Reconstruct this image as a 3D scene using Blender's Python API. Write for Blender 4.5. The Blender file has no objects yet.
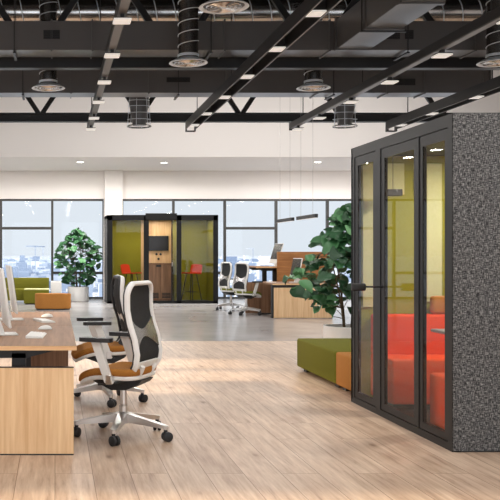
import bpy, bmesh, math, random
from mathutils import Vector, Matrix
random.seed(11)
PI = math.pi
C = bpy.context.scene.collection

# ------------------------------------------------------------------ materials
def srgb(r, g, b):
    f = lambda c: (c/255/12.92) if c/255 <= 0.04045 else ((c/255+0.055)/1.055)**2.4
    return (f(r), f(g), f(b), 1)

def mat(name, col, rough=0.5, metal=0.0, spec=0.5, emit=None, es=0.0, coat=0.0):
    m = bpy.data.materials.new(name); m.use_nodes = True
    p = m.node_tree.nodes['Principled BSDF']
    p.inputs['Base Color'].default_value = col
    p.inputs['Roughness'].default_value = rough
    p.inputs['Metallic'].default_value = metal
    p.inputs['Specular IOR Level'].default_value = spec
    p.inputs['Coat Weight'].default_value = coat
    if emit:
        p.inputs['Emission Color'].default_value = emit
        p.inputs['Emission Strength'].default_value = es
    return m

def N(m, t, **kw):
    n = m.node_tree.nodes.new(t)
    for k, v in kw.items():
        if k in n.inputs: n.inputs[k].default_value = v
        else: setattr(n, k, v)
    return n
def L(m, a, b): m.node_tree.links.new(a, b)
def P(m): return m.node_tree.nodes['Principled BSDF']

def ramp(m, stops):
    r = N(m, 'ShaderNodeValToRGB'); e = r.color_ramp.elements
    while len(e) < len(stops): e.new(0.5)
    for i, (pos, c) in enumerate(stops): e[i].position = pos; e[i].color = c
    return r

def coords(m, scale=(1, 1, 1), rot=(0, 0, 0), kind='Object'):
    t = N(m, 'ShaderNodeTexCoord'); mp = N(m, 'ShaderNodeMapping')
    mp.inputs['Scale'].default_value = scale; mp.inputs['Rotation'].default_value = rot
    L(m, t.outputs[kind], mp.inputs['Vector'])
    return mp.outputs['Vector']

def grain_wood(name, dark, light, scale, rough=0.42):
    """wood with long grain; scale is small along the grain"""
    m = mat(name, light, rough, spec=0.35)
    v = coords(m, scale)
    n1 = N(m, 'ShaderNodeTexNoise', Scale=1.0, Detail=7.0, Roughness=0.62); L(m, v, n1.inputs['Vector'])
    r = ramp(m, [(0.3, dark), (0.68, light)])
    L(m, n1.outputs['Fac'], r.inputs['Fac']); L(m, r.outputs['Color'], P(m).inputs['Base Color'])
    b = N(m, 'ShaderNodeBump', Strength=0.06, Distance=0.01); L(m, n1.outputs['Fac'], b.inputs['Height'])
    L(m, b.outputs['Normal'], P(m).inputs['Normal'])
    return m

def fabric(name, a, b, scale=300, rough=0.9, stretch=(1, 1, 1), lo=0.35, hi=0.65, bump=0.25):
    m = mat(name, a, rough, spec=0.15)
    v = coords(m, stretch)
    n = N(m, 'ShaderNodeTexNoise', Scale=scale, Detail=3.0, Roughness=0.6); L(m, v, n.inputs['Vector'])
    r = ramp(m, [(lo, a), (hi, b)]); L(m, n.outputs['Fac'], r.inputs['Fac'])
    L(m, r.outputs['Color'], P(m).inputs['Base Color'])
    bp = N(m, 'ShaderNodeBump', Strength=bump, Distance=0.003); L(m, n.outputs['Fac'], bp.inputs['Height'])
    L(m, bp.outputs['Normal'], P(m).inputs['Normal'])
    return m

def glass(name, tint, ior=1.5, gain=1.0, rough=0.0):
    m = bpy.data.materials.new(name); m.use_nodes = True
    nt = m.node_tree; nt.nodes.clear()
    out = N(m, 'ShaderNodeOutputMaterial'); mix = N(m, 'ShaderNodeMixShader')
    tr = N(m, 'ShaderNodeBsdfTransparent'); tr.inputs['Color'].default_value = tint
    gl = N(m, 'ShaderNodeBsdfGlossy'); gl.inputs['Roughness'].default_value = rough
    fr = N(m, 'ShaderNodeFresnel'); fr.inputs['IOR'].default_value = ior
    mu = N(m, 'ShaderNodeMath', operation='MULTIPLY'); mu.inputs[1].default_value = gain; mu.use_clamp = True
    ge = N(m, 'ShaderNodeNewGeometry'); mi = N(m, 'ShaderNodeMapRange')      # same reflectance at both faces of the pane
    mi.inputs['To Min'].default_value = ior; mi.inputs['To Max'].default_value = 1/ior
    L(m, ge.outputs['Backfacing'], mi.inputs['Value']); L(m, mi.outputs[0], fr.inputs['IOR'])
    L(m, fr.outputs['Fac'], mu.inputs[0]); L(m, mu.outputs[0], mix.inputs['Fac'])
    L(m, tr.outputs[0], mix.inputs[1]); L(m, gl.outputs[0], mix.inputs[2]); L(m, mix.outputs[0], out.inputs['Surface'])
    return m

M = {}
def floor_wood():
    m = mat('plank floor', srgb(190, 160, 135), 0.4, spec=0.4)
    v = coords(m, (1, 1, 1), (0, 0, PI/2))
    bk = N(m, 'ShaderNodeTexBrick', Scale=1.0)
    bk.offset = 0.37; bk.offset_frequency = 2
    bk.inputs['Brick Width'].default_value = 1.7; bk.inputs['Row Height'].default_value = 0.24
    bk.inputs['Mortar Size'].default_value = 0.0022; bk.inputs['Mortar Smooth'].default_value = 0.2
    bk.inputs['Color1'].default_value = (0, 0, 0, 1); bk.inputs['Color2'].default_value = (1, 1, 1, 1)
    bk.inputs['Mortar'].default_value = (0.5, 0.5, 0.5, 1)
    L(m, v, bk.inputs['Vector'])
    v2 = coords(m, (24, 1.7, 1))
    off = N(m, 'ShaderNodeVectorMath', operation='ADD'); L(m, v2, off.inputs[0])
    sc = N(m, 'ShaderNodeVectorMath', operation='SCALE'); sc.inputs['Scale'].default_value = 17.0
    L(m, bk.outputs['Color'], sc.inputs[0]); L(m, sc.outputs[0], off.inputs[1])
    n = N(m, 'ShaderNodeTexNoise', Scale=1.0, Detail=8.0, Roughness=0.65, Distortion=0.25); L(m, off.outputs[0], n.inputs['Vector'])
    r = ramp(m, [(0.24, srgb(140, 115, 97)), (0.4, srgb(184, 157, 135)), (0.6, srgb(206, 181, 158)), (0.78, srgb(222, 201, 179))])
    L(m, n.outputs['Fac'], r.inputs['Fac'])
    # plank to plank tone
    tone = N(m, 'ShaderNodeMixRGB', blend_type='MULTIPLY'); tone.inputs['Fac'].default_value = 1
    tr = ramp(m, [(0, (0.86, 0.84, 0.82, 1)), (1, (1.0, 1.0, 1.0, 1))]); L(m, bk.outputs['Color'], tr.inputs['Fac'])
    L(m, r.outputs['Color'], tone.inputs['Color1']); L(m, tr.outputs['Color'], tone.inputs['Color2'])
    vo = N(m, 'ShaderNodeTexVoronoi', Scale=1.0); L(m, coords(m, (3.6, 1.5, 1)), vo.inputs['Vector'])
    kr = ramp(m, [(0.03, (0.42, 0.34, 0.29, 1)), (0.10, (0.84, 0.8, 0.77, 1)), (0.24, (1, 1, 1, 1))]); L(m, vo.outputs['Distance'], kr.inputs['Fac'])
    big = N(m, 'ShaderNodeTexNoise', Scale=1.0, Detail=4.0, Roughness=0.6); L(m, coords(m, (3.2, 0.9, 1)), big.inputs['Vector'])
    br = ramp(m, [(0.35, (0.86, 0.84, 0.83, 1)), (0.6, (1, 1, 1, 1))]); L(m, big.outputs['Fac'], br.inputs['Fac'])
    for src in (kr, br):
        mm = N(m, 'ShaderNodeMixRGB', blend_type='MULTIPLY'); mm.inputs['Fac'].default_value = 1
        L(m, tone.outputs['Color'], mm.inputs['Color1']); L(m, src.outputs['Color'], mm.inputs['Color2']); tone = mm
    gap = N(m, 'ShaderNodeMixRGB'); gap.inputs['Color2'].default_value = srgb(112, 84, 64)
    L(m, bk.outputs['Fac'], gap.inputs['Fac']); L(m, tone.outputs['Color'], gap.inputs['Color1'])
    L(m, gap.outputs['Color'], P(m).inputs['Base Color'])
    # knots roughness
    mr = N(m, 'ShaderNodeMapRange'); mr.inputs['To Min'].default_value = 0.5; mr.inputs['To Max'].default_value = 0.36
    L(m, n.outputs['Fac'], mr.inputs['Value']); L(m, mr.outputs[0], P(m).inputs['Roughness'])
    return m

def concrete():
    m = mat('polished concrete', srgb(168, 165, 163), 0.2, spec=0.5)
    v = coords(m)
    n = N(m, 'ShaderNodeTexNoise', Scale=0.9, Detail=6.0, Roughness=0.6); L(m, v, n.inputs['Vector'])
    r = ramp(m, [(0.3, srgb(150, 147, 146)), (0.7, srgb(182, 179, 178))]); L(m, n.outputs['Fac'], r.inputs['Fac'])
    L(m, r.outputs['Color'], P(m).inputs['Base Color'])
    return m

def woven_charcoal():
    m = mat('woven charcoal', srgb(80, 80, 80), 0.95, spec=0.1)
    a = N(m, 'ShaderNodeTexNoise', Scale=1.0, Detail=3.0, Roughness=0.7); L(m, coords(m, (185, 185, 32)), a.inputs['Vector'])
    b = N(m, 'ShaderNodeTexNoise', Scale=1.0, Detail=3.0, Roughness=0.7); L(m, coords(m, (32, 32, 185)), b.inputs['Vector'])
    mx = N(m, 'ShaderNodeMath', operation='ADD'); L(m, a.outputs['Fac'], mx.inputs[0]); L(m, b.outputs['Fac'], mx.inputs[1])
    hf = N(m, 'ShaderNodeMath', operation='MULTIPLY'); hf.inputs[1].default_value = 0.5; L(m, mx.outputs[0], hf.inputs[0])
    r = ramp(m, [(0.40, srgb(34, 34, 36)), (0.50, srgb(84, 84, 85)), (0.60, srgb(160, 159, 157))])
    L(m, hf.outputs[0], r.inputs['Fac']); L(m, r.outputs['Color'], P(m).inputs['Base Color'])
    return m

def leafmat():
    m = mat('fig leaf', srgb(40, 92, 48), 0.45, spec=0.5)
    g = N(m, 'ShaderNodeNewGeometry')
    r = ramp(m, [(0.0, srgb(28, 62, 38)), (0.55, srgb(46, 94, 56)), (0.82, srgb(72, 128, 78)), (1.0, srgb(122, 178, 124))])
    L(m, g.outputs['Random Per Island'], r.inputs['Fac']); L(m, r.outputs['Color'], P(m).inputs['Base Color'])
    return m

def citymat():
    m = mat('haze-tinted city', (0.6, 0.66, 0.75, 1), 0.9, spec=0.1)
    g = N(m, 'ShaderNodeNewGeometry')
    r = ramp(m, [(0.0, srgb(134, 149, 174)), (0.5, srgb(176, 188, 206)), (1.0, srgb(232, 234, 238))])  # distance haze is put into these pale block colours
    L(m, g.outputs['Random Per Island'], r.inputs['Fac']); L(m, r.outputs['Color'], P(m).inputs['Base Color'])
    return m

M['plank'] = floor_wood(); M['concrete'] = concrete(); M['woven'] = woven_charcoal(); M['leaf'] = leafmat(); M['city'] = citymat()
M['wall'] = mat('warm white plaster', srgb(238, 233, 229), 0.8, spec=0.2)
M['white'] = mat('white paint', srgb(240, 238, 235), 0.6)
M['whiteplastic'] = mat('white plastic', srgb(232, 230, 226), 0.35)
M['deck'] = mat('dark ceiling', srgb(40, 38, 37), 0.9, spec=0.1)
M['duct'] = mat('dark painted sheet metal', srgb(94, 94, 95), 0.28, spec=0.55)
M['steel'] = mat('dark painted steel', srgb(40, 39, 39), 0.42, spec=0.5)
M['chrome'] = mat('galvanised steel', srgb(214, 212, 210), 0.2, metal=1.0)
M['alu'] = mat('polished aluminium', srgb(216, 214, 212), 0.3, metal=1.0)
M['black'] = mat('black frame', srgb(18, 17, 17), 0.45, spec=0.35)
M['blackplastic'] = mat('black plastic', srgb(34, 34, 36), 0.5)
M['podblack'] = mat('matt black frame', srgb(17, 17, 18), 0.5, spec=0.25)
M['mullion'] = mat('dark bronze mullion', srgb(54, 52, 50), 0.45)
M['greytrack'] = mat('grey track', srgb(112, 108, 104), 0.4)
M['lamp'] = mat('lamp panel', srgb(226, 222, 216), 0.6, emit=(1.0, 0.95, 0.88, 1), es=0.42)
M['lampin'] = mat('recessed lamp', srgb(250, 246, 240), 0.6, emit=(1.0, 0.93, 0.83, 1), es=14)
M['oak'] = grain_wood('oak panel', srgb(214, 170, 124), srgb(240, 206, 162), (26, 26, 1.3))
M['oaktop'] = grain_wood('oak top', srgb(122, 90, 66), srgb(160, 122, 92), (24, 1.2, 24), 0.55)
M['oakedge'] = grain_wood('oak edge', srgb(206, 158, 110), srgb(236, 196, 150), (2, 2, 30))
M['walnut'] = grain_wood('walnut panel', srgb(116, 84, 62), srgb(160, 122, 94), (26, 26, 1.3))
M['screenwood'] = grain_wood('divider veneer', srgb(142, 92, 50), srgb(184, 128, 76), (2, 2, 26))
M['olive'] = fabric('olive felt', srgb(90, 90, 24), srgb(126, 123, 46), 260)
M['olivewall'] = fabric('olive wall felt', srgb(138, 134, 40), srgb(160, 156, 58), 160, bump=0.1)
M['khaki'] = fabric('pale khaki felt', srgb(196, 194, 140), srgb(212, 210, 160), 160, bump=0.1)
M['orange'] = fabric('amber felt', srgb(160, 102, 46), srgb(196, 138, 74), 260)
M['tan'] = fabric('amber seat fabric', srgb(144, 92, 38), srgb(182, 124, 60), 320)
M['oliveseat'] = fabric('olive seat fabric', srgb(92, 98, 24), srgb(130, 134, 48), 320)
M['red'] = fabric('orange red felt', srgb(224, 62, 20), srgb(248, 92, 44), 260)
M['redplastic'] = mat('orange red shell', srgb(226, 66, 30), 0.45)
M['whitefab'] = fabric('white felt', srgb(206, 204, 202), srgb(234, 232, 230), 220)
M['mesh'] = fabric('black chair mesh', srgb(30, 30, 32), srgb(66, 66, 66), 420, rough=0.8)
M['pot'] = mat('white ceramic', srgb(244, 242, 240), 0.4)
M['soil'] = fabric('soil', srgb(40, 30, 22), srgb(72, 56, 42), 60)
M['bark'] = fabric('bark', srgb(78, 66, 50), srgb(118, 102, 80), 60)
M['screen'] = mat('monitor screen', srgb(70, 72, 76), 0.25)
M['tv'] = mat('dark television screen', srgb(38, 38, 42), 0.25)
M['lumbar'] = mat('silver grey plastic', srgb(176, 174, 174), 0.25, metal=0.8)
M['tabletop'] = mat('grey laminate', srgb(140, 146, 150), 0.4)
M['ground'] = mat('haze-tinted ground', srgb(172, 182, 197), 0.9, spec=0.1)  # distance haze is mixed into this pale colour
M['glass'] = glass('window glass', (0.97, 0.98, 0.985, 1), gain=0.3)
M['boothglass'] = glass('booth glass', (0.93, 0.92, 0.89, 1), gain=0.45)
M['lampcone'] = mat('silver cone', srgb(228, 236, 244), 0.35, metal=0.0)
M['pipe'] = mat('dark galvanised pipe', srgb(134, 132, 130), 0.26, metal=0.95)
M['wire'] = mat('thin steel wire', srgb(170, 168, 165), 0.4)

# ------------------------------------------------------------------ mesh builder
class MB:
    def __init__(s): s.bm = bmesh.new()
    def box(s, x0, x1, y0, y1, z0, z1, bev=0.0, seg=2, sub=0):
        r = bmesh.ops.create_cube(s.bm, size=1.0)
        vs = r['verts']
        bmesh.ops.scale(s.bm, vec=(abs(x1-x0), abs(y1-y0), abs(z1-z0)), verts=vs)
        bmesh.ops.translate(s.bm, vec=((x0+x1)/2, (y0+y1)/2, (z0+z1)/2), verts=vs)
        if bev > 0:
            es = list({e for v in vs for e in v.link_edges})
            bmesh.ops.bevel(s.bm, geom=es, offset=bev, segments=seg, profile=0.5, affect='EDGES', clamp_overlap=True)
        return s
    def hexa(s, pts):
        """8 points: bottom 4 then top 4, both counter-clockwise"""
        v = [s.bm.verts.new(p) for p in pts]
        for f in ((3, 2, 1, 0), (4, 5, 6, 7), (0, 1, 5, 4), (1, 2, 6, 5), (2, 3, 7, 6), (3, 0, 4, 7)):
            s.bm.faces.new([v[i] for i in f])
        return s
    def bar(s, a, b, w, h, up=(0, 0, 1), w2=None, h2=None):
        a, b = Vector(a), Vector(b); d = (b-a).normalized(); up = Vector(up)
        if abs(d.dot(up)) > 0.97: up = Vector((1, 0, 0))
        x = d.cross(up).normalized(); y = x.cross(d).normalized()
        w2 = w if w2 is None else w2; h2 = h if h2 is None else h2
        q = []
        for p, ww, hh in ((a, w, h), (b, w2, h2)):
            q.append([p-x*ww/2-y*hh/2, p+x*ww/2-y*hh/2, p+x*ww/2+y*hh/2, p-x*ww/2+y*hh/2])
        s.hexa([q[0][0], q[0][1], q[0][2], q[0][3], q[1][0], q[1][1], q[1][2], q[1][3]])
        return s
    def tube(s, pts, r, seg=10, closed=False, flat=1.0, cap=True):
        pts = [Vector(p) for p in pts]; n = len(pts); rings = []
        up = Vector((0, 0, 1)); prev = None
        for i, p in enumerate(pts):
            if closed: d = (pts[(i+1) % n]-pts[i-1]).normalized()
            else: d = (pts[min(i+1, n-1)]-pts[max(i-1, 0)]).normalized()
            if prev is None:
                ref = up if abs(d.dot(up)) < 0.9 else Vector((1, 0, 0))
                x = d.cross(ref).normalized()
            else:
                x = (prev-d*prev.dot(d)).normalized()
            prev = x; y = d.cross(x)
            rr = r[i] if isinstance(r, (list, tuple)) else r
            rings.append([s.bm.verts.new(p+x*math.cos(2*PI*k/seg)*rr+y*math.sin(2*PI*k/seg)*rr*flat) for k in range(seg)])
        m = n if closed else n-1
        for i in range(m):
            a, b = rings[i], rings[(i+1) % n]
            for k in range(seg):
                s.bm.faces.new((a[k], a[(k+1) % seg], b[(k+1) % seg], b[k]))
        if cap and not closed:
            s.bm.faces.new(list(reversed(rings[0]))); s.bm.faces.new(rings[-1])
        return s
    def lathe(s, prof, c=(0, 0, 0), seg=32, cap=True):
        rings = []
        for r, z in prof:
            rings.append([s.bm.verts.new((c[0]+r*math.cos(2*PI*k/seg), c[1]+r*math.sin(2*PI*k/seg), c[2]+z)) for k in range(seg)])
        for a, b in zip(rings, rings[1:]):
            for k in range(seg): s.bm.faces.new((a[k], a[(k+1) % seg], b[(k+1) % seg], b[k]))
        if cap:
            s.bm.faces.new(list(reversed(rings[0]))); s.bm.faces.new(rings[-1])
        return s
    def prism(s, poly, axis, a, b):
        """poly of 2D points in the two remaining axes (in x,y,z order)"""
        def mk(p, t):
            if axis == 'x': return (t, p[0], p[1])
            if axis == 'y': return (p[0], t, p[1])
            return (p[0], p[1], t)
        A = [s.bm.verts.new(mk(p, a)) for p in poly]; B = [s.bm.verts.new(mk(p, b)) for p in poly]
        n = len(poly)
        s.bm.faces.new(A); s.bm.faces.new(list(reversed(B)))
        for i in range(n): s.bm.faces.new((A[i], B[i], B[(i+1) % n], A[(i+1) % n]))
        return s
    def sheet(s, f, nu, nv, th=0.0):
        """f(u,v)->point on a surface, thickened by th along its normal"""
        g = [[Vector(f(i/nu, j/nv)) for j in range(nv+1)] for i in range(nu+1)]
        def nor(i, j):
            du = g[min(i+1, nu)][j]-g[max(i-1, 0)][j]; dv = g[i][min(j+1, nv)]-g[i][max(j-1, 0)]
            return du.cross(dv).normalized()
        top = [[s.bm.verts.new(g[i][j]+nor(i, j)*th/2) for j in range(nv+1)] for i in range(nu+1)]
        for i in range(nu):
            for j in range(nv): s.bm.faces.new((top[i][j], top[i+1][j], top[i+1][j+1], top[i][j+1]))
        if th > 0:
            bot = [[s.bm.verts.new(g[i][j]-nor(i, j)*th/2) for j in range(nv+1)] for i in range(nu+1)]
            for i in range(nu):
                for j in range(nv): s.bm.faces.new((bot[i][j+1], bot[i+1][j+1], bot[i+1][j], bot[i][j]))
            for i in range(nu):
                s.bm.faces.new((top[i][0], bot[i][0], bot[i+1][0], top[i+1][0])); s.bm.faces.new((top[i+1][nv], bot[i+1][nv], bot[i][nv], top[i][nv]))
            for j in range(nv):
                s.bm.faces.new((top[0][j+1], bot[0][j+1], bot[0][j], top[0][j])); s.bm.faces.new((top[nu][j], bot[nu][j], bot[nu][j+1], top[nu][j+1]))
        return s
    def warp(s, f):
        for v in s.bm.verts: v.co = Vector(f(v.co))
        return s
    def build(s, name, m, parent=None, smooth=True, loc=None, fix=True):
        if fix: bmesh.ops.recalc_face_normals(s.bm, faces=s.bm.faces[:])
        me = bpy.data.meshes.new(name); s.bm.to_mesh(me); s.bm.free()
        me.materials.append(m)
        if smooth:
            me.shade_smooth(); me.set_sharp_from_angle(angle=math.radians(38))
        o = bpy.data.objects.new(name, me); C.objects.link(o)
        if parent is not None: o.parent = parent
        if loc is not None: o.location = loc
        return o

def tag(o, label, cat, group=None, kind=None):
    if label: o['label'] = label
    if cat: o['category'] = cat
    if group: o['group'] = group
    if kind: o['kind'] = kind
    return o
def thing(name, label, cat, loc=(0, 0, 0), rz=0.0, group=None):
    o = bpy.data.objects.new(name, None); C.objects.link(o)
    o.empty_display_size = 0.1
    o.location = loc; o.rotation_euler = (0, 0, rz)
    return tag(o, label, cat, group)
def dup(root, loc, rz=None, label=None, group=None):
    r = root.copy(); C.objects.link(r); r.location = loc
    if rz is not None: r.rotation_euler = (0, 0, rz)
    if label: r['label'] = label
    if group: r['group'] = group
    for ch in list(root.children):
        c = ch.copy(); C.objects.link(c); c.parent = r
        for g in list(ch.children):
            d = g.copy(); C.objects.link(d); d.parent = c
    return r
def struct(name, mb, m, parent=None, label=None, smooth=False):
    o = mb.build(name, m, parent, smooth)
    o['kind'] = 'structure'
    if label: o['label'] = label
    return o

# ------------------------------------------------------------------ camera
cam = bpy.data.cameras.new('camera'); co = bpy.data.objects.new('camera', cam); C.objects.link(co)
co.location = (0, 0, 1.4); co.rotation_euler = (PI/2, 0, 0)
cam.sensor_width = 36; cam.lens = 36*900/500; cam.shift_x = 0.39; cam.shift_y = 0.007
cam.clip_end = 20000
bpy.context.scene.camera = co

# ------------------------------------------------------------------ room shell
XL, XR, YF, YB = -7.0, 13.2, -6.0, 27.7
DECK = 6.4; SOF = 3.94; BULK = 23.7; HEAD = 3.08; YSPLIT = 14.4
struct('floor', MB().box(XL, XR, YF, YSPLIT, -0.1, 0), M['plank'], label='light oak plank floor in the front half of the office')
struct('floor_concrete', MB().box(XL, XR, YSPLIT, YB, -0.1, 0), M['concrete'], label='polished grey concrete floor in front of the windows')
struct('ceiling', MB().box(XL, XR, YF, YB+0.3, DECK, DECK+0.2), M['deck'], label='dark ceiling deck above the ducts')
struct('ceiling_bulkhead', MB().box(XL, XR, BULK, YB+0.3, SOF, DECK), M['wall'], label='white dropped ceiling along the window wall')
# back wall above the windows, and the pier between the two window bands
wb = MB().box(XL, XR, YB, YB+0.3, HEAD, SOF)
struct('wall_back', wb, M['wall'], label='white wall strip above the back windows')
struct('wall_pier', MB().box(1.52, 2.06, YB-0.25, YB+0.3, 0, HEAD).box(1.52, 2.06, YB-0.25, YB, HEAD, SOF), M['wall'], label='white pier between the left and right windows')
PITCH = 1.585
wn = 0
def window(x0, x1, y, trans, z1=HEAD, axis='y'):
    global wn; wn += 1
    o = thing('window_%d' % wn, None, None, ((x0+x1)/2, y, 0) if axis == 'y' else (y, (x0+x1)/2, 0)); o['kind'] = 'structure'
    w = (x1-x0)/2; t = 0.036
    f = MB()
    def bx(a0, a1, z0, zz, d=0.06):
        if axis == 'y': f.box(a0, a1, -d, d, z0, zz)
        else: f.box(-d, d, a0, a1, z0, zz)
    bx(-w, -w+t, 0, z1); bx(w-t, w, 0, z1); bx(-w+t, w-t, z1-0.06, z1); bx(-w+t, w-t, 0, 0.06)
    for z in trans: bx(-w+t, w-t, z-0.04, z+0.04)
    k = f.build('window_frame', M['mullion'], o, False); k['kind'] = 'structure'
    g = MB()
    if axis == 'y': g.box(-w+t, w-t, -0.006, 0.006, 0.06, z1-0.06)
    else: g.box(-0.006, 0.006, -w+t, w-t, 0.06, z1-0.06)
    k = g.build('pane', M['glass'], o, False); k['kind'] = 'structure'
for k in range(5):      # left band, from the pier to the left wall
    x1 = 1.50-k*PITCH; window(max(x1-PITCH, XL), x1, YB+0.1, [0.80] if k % 2 == 0 else [2.18])
for k in range(7):
    x0 = 2.07+k*PITCH; window(x0, min(x0+PITCH, XR), YB+0.1, [2.18] if k % 2 == 0 else [0.80])
# side walls and the wall behind the camera
def wall_with_openings(name, axis, pos, th, a0, a1, openings, z1, label):
    m = MB(); cur = a0
    def bx(p, q, z0, zz):
        if axis == 'x': m.box(pos, pos+th, p, q, z0, zz)
        else: m.box(p, q, pos, pos+th, z0, zz)
    for p, q in openings:
        if p > cur: bx(cur, p, 0, DECK)
        bx(p, q, z1, DECK); cur = q
    if a1 > cur: bx(cur, a1, 0, DECK)
    struct(name, m, M['wall'], label=label)
LO = [(-5.0, -2.0), (-1.0, 2.0), (2.6, 5.45), (9.15, 10.95), (11.1, 12.15)]
wall_with_openings('wall_left', 'x', XL-0.25, 0.25, YF, YB, LO, 3.4, 'white wall with tall windows left of the desks')
for p, q in LO: window(p, q, XL-0.12, [], 3.4, 'x')
struct('wall_right', MB().box(XR, XR+0.25, YF, YB, 0, DECK), M['wall'], label='white wall at the far right')
FO = [(-6.4, -3.4), (-3.0, 0.0), (0.4, 3.4), (3.8, 6.8), (7.2, 10.2), (10.4, 12.9)]
wall_with_openings('wall_front', 'y', YF-0.25, 0.25, XL, XR, FO, 3.6, 'white window wall behind the viewpoint')
for p, q in FO: window(p, q, YF-0.12, [], 3.6)

# ------------------------------------------------------------------ city outside
GZ = -42
struct('ground_outside', MB().box(-6000, 9000, 200, 14000, GZ-1, GZ), M['ground'], label='pale haze-tinted ground far below the windows')
rc = random.Random(5); cv = []; cf = []
def block(x, y, w, d, h):
    n = len(cv)
    for z in (GZ, GZ+h):
        for sx, sy in ((-1, -1), (1, -1), (1, 1), (-1, 1)): cv.append((x+sx*w/2, y+sy*d/2, z))
    for f in ((3, 2, 1, 0), (4, 5, 6, 7), (0, 1, 5, 4), (1, 2, 6, 5), (2, 3, 7, 6), (3, 0, 4, 7)): cf.append([n+q for q in f])
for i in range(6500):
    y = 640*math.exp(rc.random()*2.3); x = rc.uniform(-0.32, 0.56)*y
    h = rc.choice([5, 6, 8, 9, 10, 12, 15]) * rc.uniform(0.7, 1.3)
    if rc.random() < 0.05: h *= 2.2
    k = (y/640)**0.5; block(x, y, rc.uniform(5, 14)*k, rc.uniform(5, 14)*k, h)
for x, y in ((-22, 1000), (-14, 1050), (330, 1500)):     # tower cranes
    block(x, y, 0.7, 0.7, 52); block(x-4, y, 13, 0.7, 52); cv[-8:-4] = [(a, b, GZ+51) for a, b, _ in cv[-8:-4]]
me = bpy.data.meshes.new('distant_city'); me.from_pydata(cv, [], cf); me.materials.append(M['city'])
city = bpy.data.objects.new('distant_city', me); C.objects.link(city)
tag(city, 'pale haze-tinted city of low blocks seen far below through the windows', 'city', kind='stuff')

# ------------------------------------------------------------------ ceiling services
def air_duct(name, label, y0, x0, x1, grilles, flanges):
    o = thing(name, label, 'air duct', ((x0+x1)/2, y0+0.24, 4.40)); cx = (x0+x1)/2
    b = MB().box(x0-cx, x1-cx, -0.24, 0.24, 0, 0.43, 0.006, 1)
    for fx in flanges:
        b.box(fx-cx-0.012, fx-cx+0.012, -0.262, 0.262, -0.022, 0.452)
    b.build('duct_body', M['duct'], o)
    for gx, z, w, h in grilles:
        g = MB().box(gx-cx-w/2, gx-cx+w/2, -0.255, -0.241, z-h/2, z+h/2)
        for k in range(5):
            g.box(gx-cx-w/2+0.01, gx-cx+w/2-0.01, -0.262, -0.255, z-h/2+h*(k+0.3)/5, z-h/2+h*(k+0.6)/5)
        g.box(gx-cx-0.006, gx-cx+0.006, -0.264, -0.255, z-h/2, z+h/2)
        g.build('vent_grille', M['blackplastic'], o)
    fx = x0+0.6
    while fx < x1:
        MB().bar((fx-cx, -0.25, -0.03), (fx-cx, -0.25, DECK-4.40), 0.012, 0.012).bar((fx-cx, 0.25, -0.03), (fx-cx, 0.25, DECK-4.40), 0.012, 0.012).box(fx-cx-0.02, fx-cx+0.02, -0.27, 0.27, -0.05, -0.03).build('hanger', M['steel'], o)
        fx += 2.9
air_duct('air_duct', 'long dark rectangular air duct crossing nearest, under the shiny round pipe', 13.27, XL, XR,
         [(-0.05, 0.225, 0.24, 0.13), (4.98, 0.225, 0.20, 0.13), (5.22, 0.225, 0.12, 0.13)], [-5, -2.5, -0.05, 0.55, 2.5, 4.05, 6.2, 8.2])
air_duct('air_duct', 'long dark rectangular air duct crossing farther back, beside the white bulkhead wall', 16.8, XL, 8.15,
         [(2.30, 0.24, 0.44, 0.09), (6.52, 0.2, 0.40, 0.12)], [-4, -1.6, 0.3, 1.75, 3.2, 4.9, 6.2, 6.9, 8.0])
# the branch running towards the camera
o = thing('branch_duct', 'wide dark air duct running lengthwise above the felt booth', 'air duct', (4.38, 9.0, 4.40))
b = MB().box(-0.25, 0.25, -5.0, 4.26, 0, 0.43, 0.006, 1)
for k in range(9):
    y = 4.2-k*1.22; b.box(-0.272, 0.272, y-0.035, y+0.035, -0.024, 0.454)
b.build('duct_body', M['duct'], o)
for k in range(3):
    y = 3.0-k*2.6
    MB().bar((-0.29, y, -0.03), (-0.29, y, 2), 0.014, 0.014).bar((0.29, y, -0.03), (0.29, y, 2), 0.014, 0.014).box(-0.3, 0.3, y-0.02, y+0.02, -0.05, -0.03).build('hanger', M['steel'], o)
# shiny round duct behind the first truss
o = thing('round_duct', 'shiny steel round pipe running across behind the first truss', 'air duct', (3, 15.3, 5.49))
b = MB().tube([(XL-3, 0, 0), (XR-3, 0, 0)], 0.28, 36)
b.build('pipe_body', M['chrome'], o)
nn = 18; tt = int((XR-XL-0.4)/0.32)
b = MB().tube([(XL-2.8+0.32*k/nn, 0.284*math.cos(2*PI*k/nn), 0.284*math.sin(2*PI*k/nn)) for k in range(nn*tt+1)], 0.009, 6)
b.build('seam', M['lampcone'], o)
x = XL+0.5
while x < XR:
    MB().box(x-3-0.012, x-3+0.012, -0.008, 0.008, 0.28, 0.91).build('hanger', M['steel'], o); x += 2.4

def truss(label, y):
    o = thing('roof_truss', label, 'truss', (3, y, 4.29), 0, 'steel roof trusses')
    a, b = XL-3, XR-3
    m = MB().box(a, b, -0.09, 0.09, 0, 0.025).box(a, b, -0.015, 0.015, 0.025, 0.17).box(a, b, -0.09, 0.09, 0.17, 0.195)
    m.build('bottom_chord', M['steel'], o, False)
    MB().box(a, b, -0.09, 0.09, 1.95, 1.98).box(a, b, -0.015, 0.015, 1.80, 1.95).box(a, b, -0.09, 0.09, 1.775, 1.80).build('top_chord', M['steel'], o, False)
    k = -3
    while -0.32+2.2*k < XR-0.3:
        ax = -0.32+2.2*k-3
        for sgn in (-1, 1):
            if a < ax+sgn*1.1 < b and ax > a:
                MB().bar((ax+sgn*0.04, 0, 0.19), (ax+sgn*1.1, 0, 1.79), 0.1, 0.075, up=(0, 1, 0)).build('diagonal', M['steel'], o, False)
        k += 1
truss('dark steel truss crossing right behind the nearest air duct', 14.1)
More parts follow.
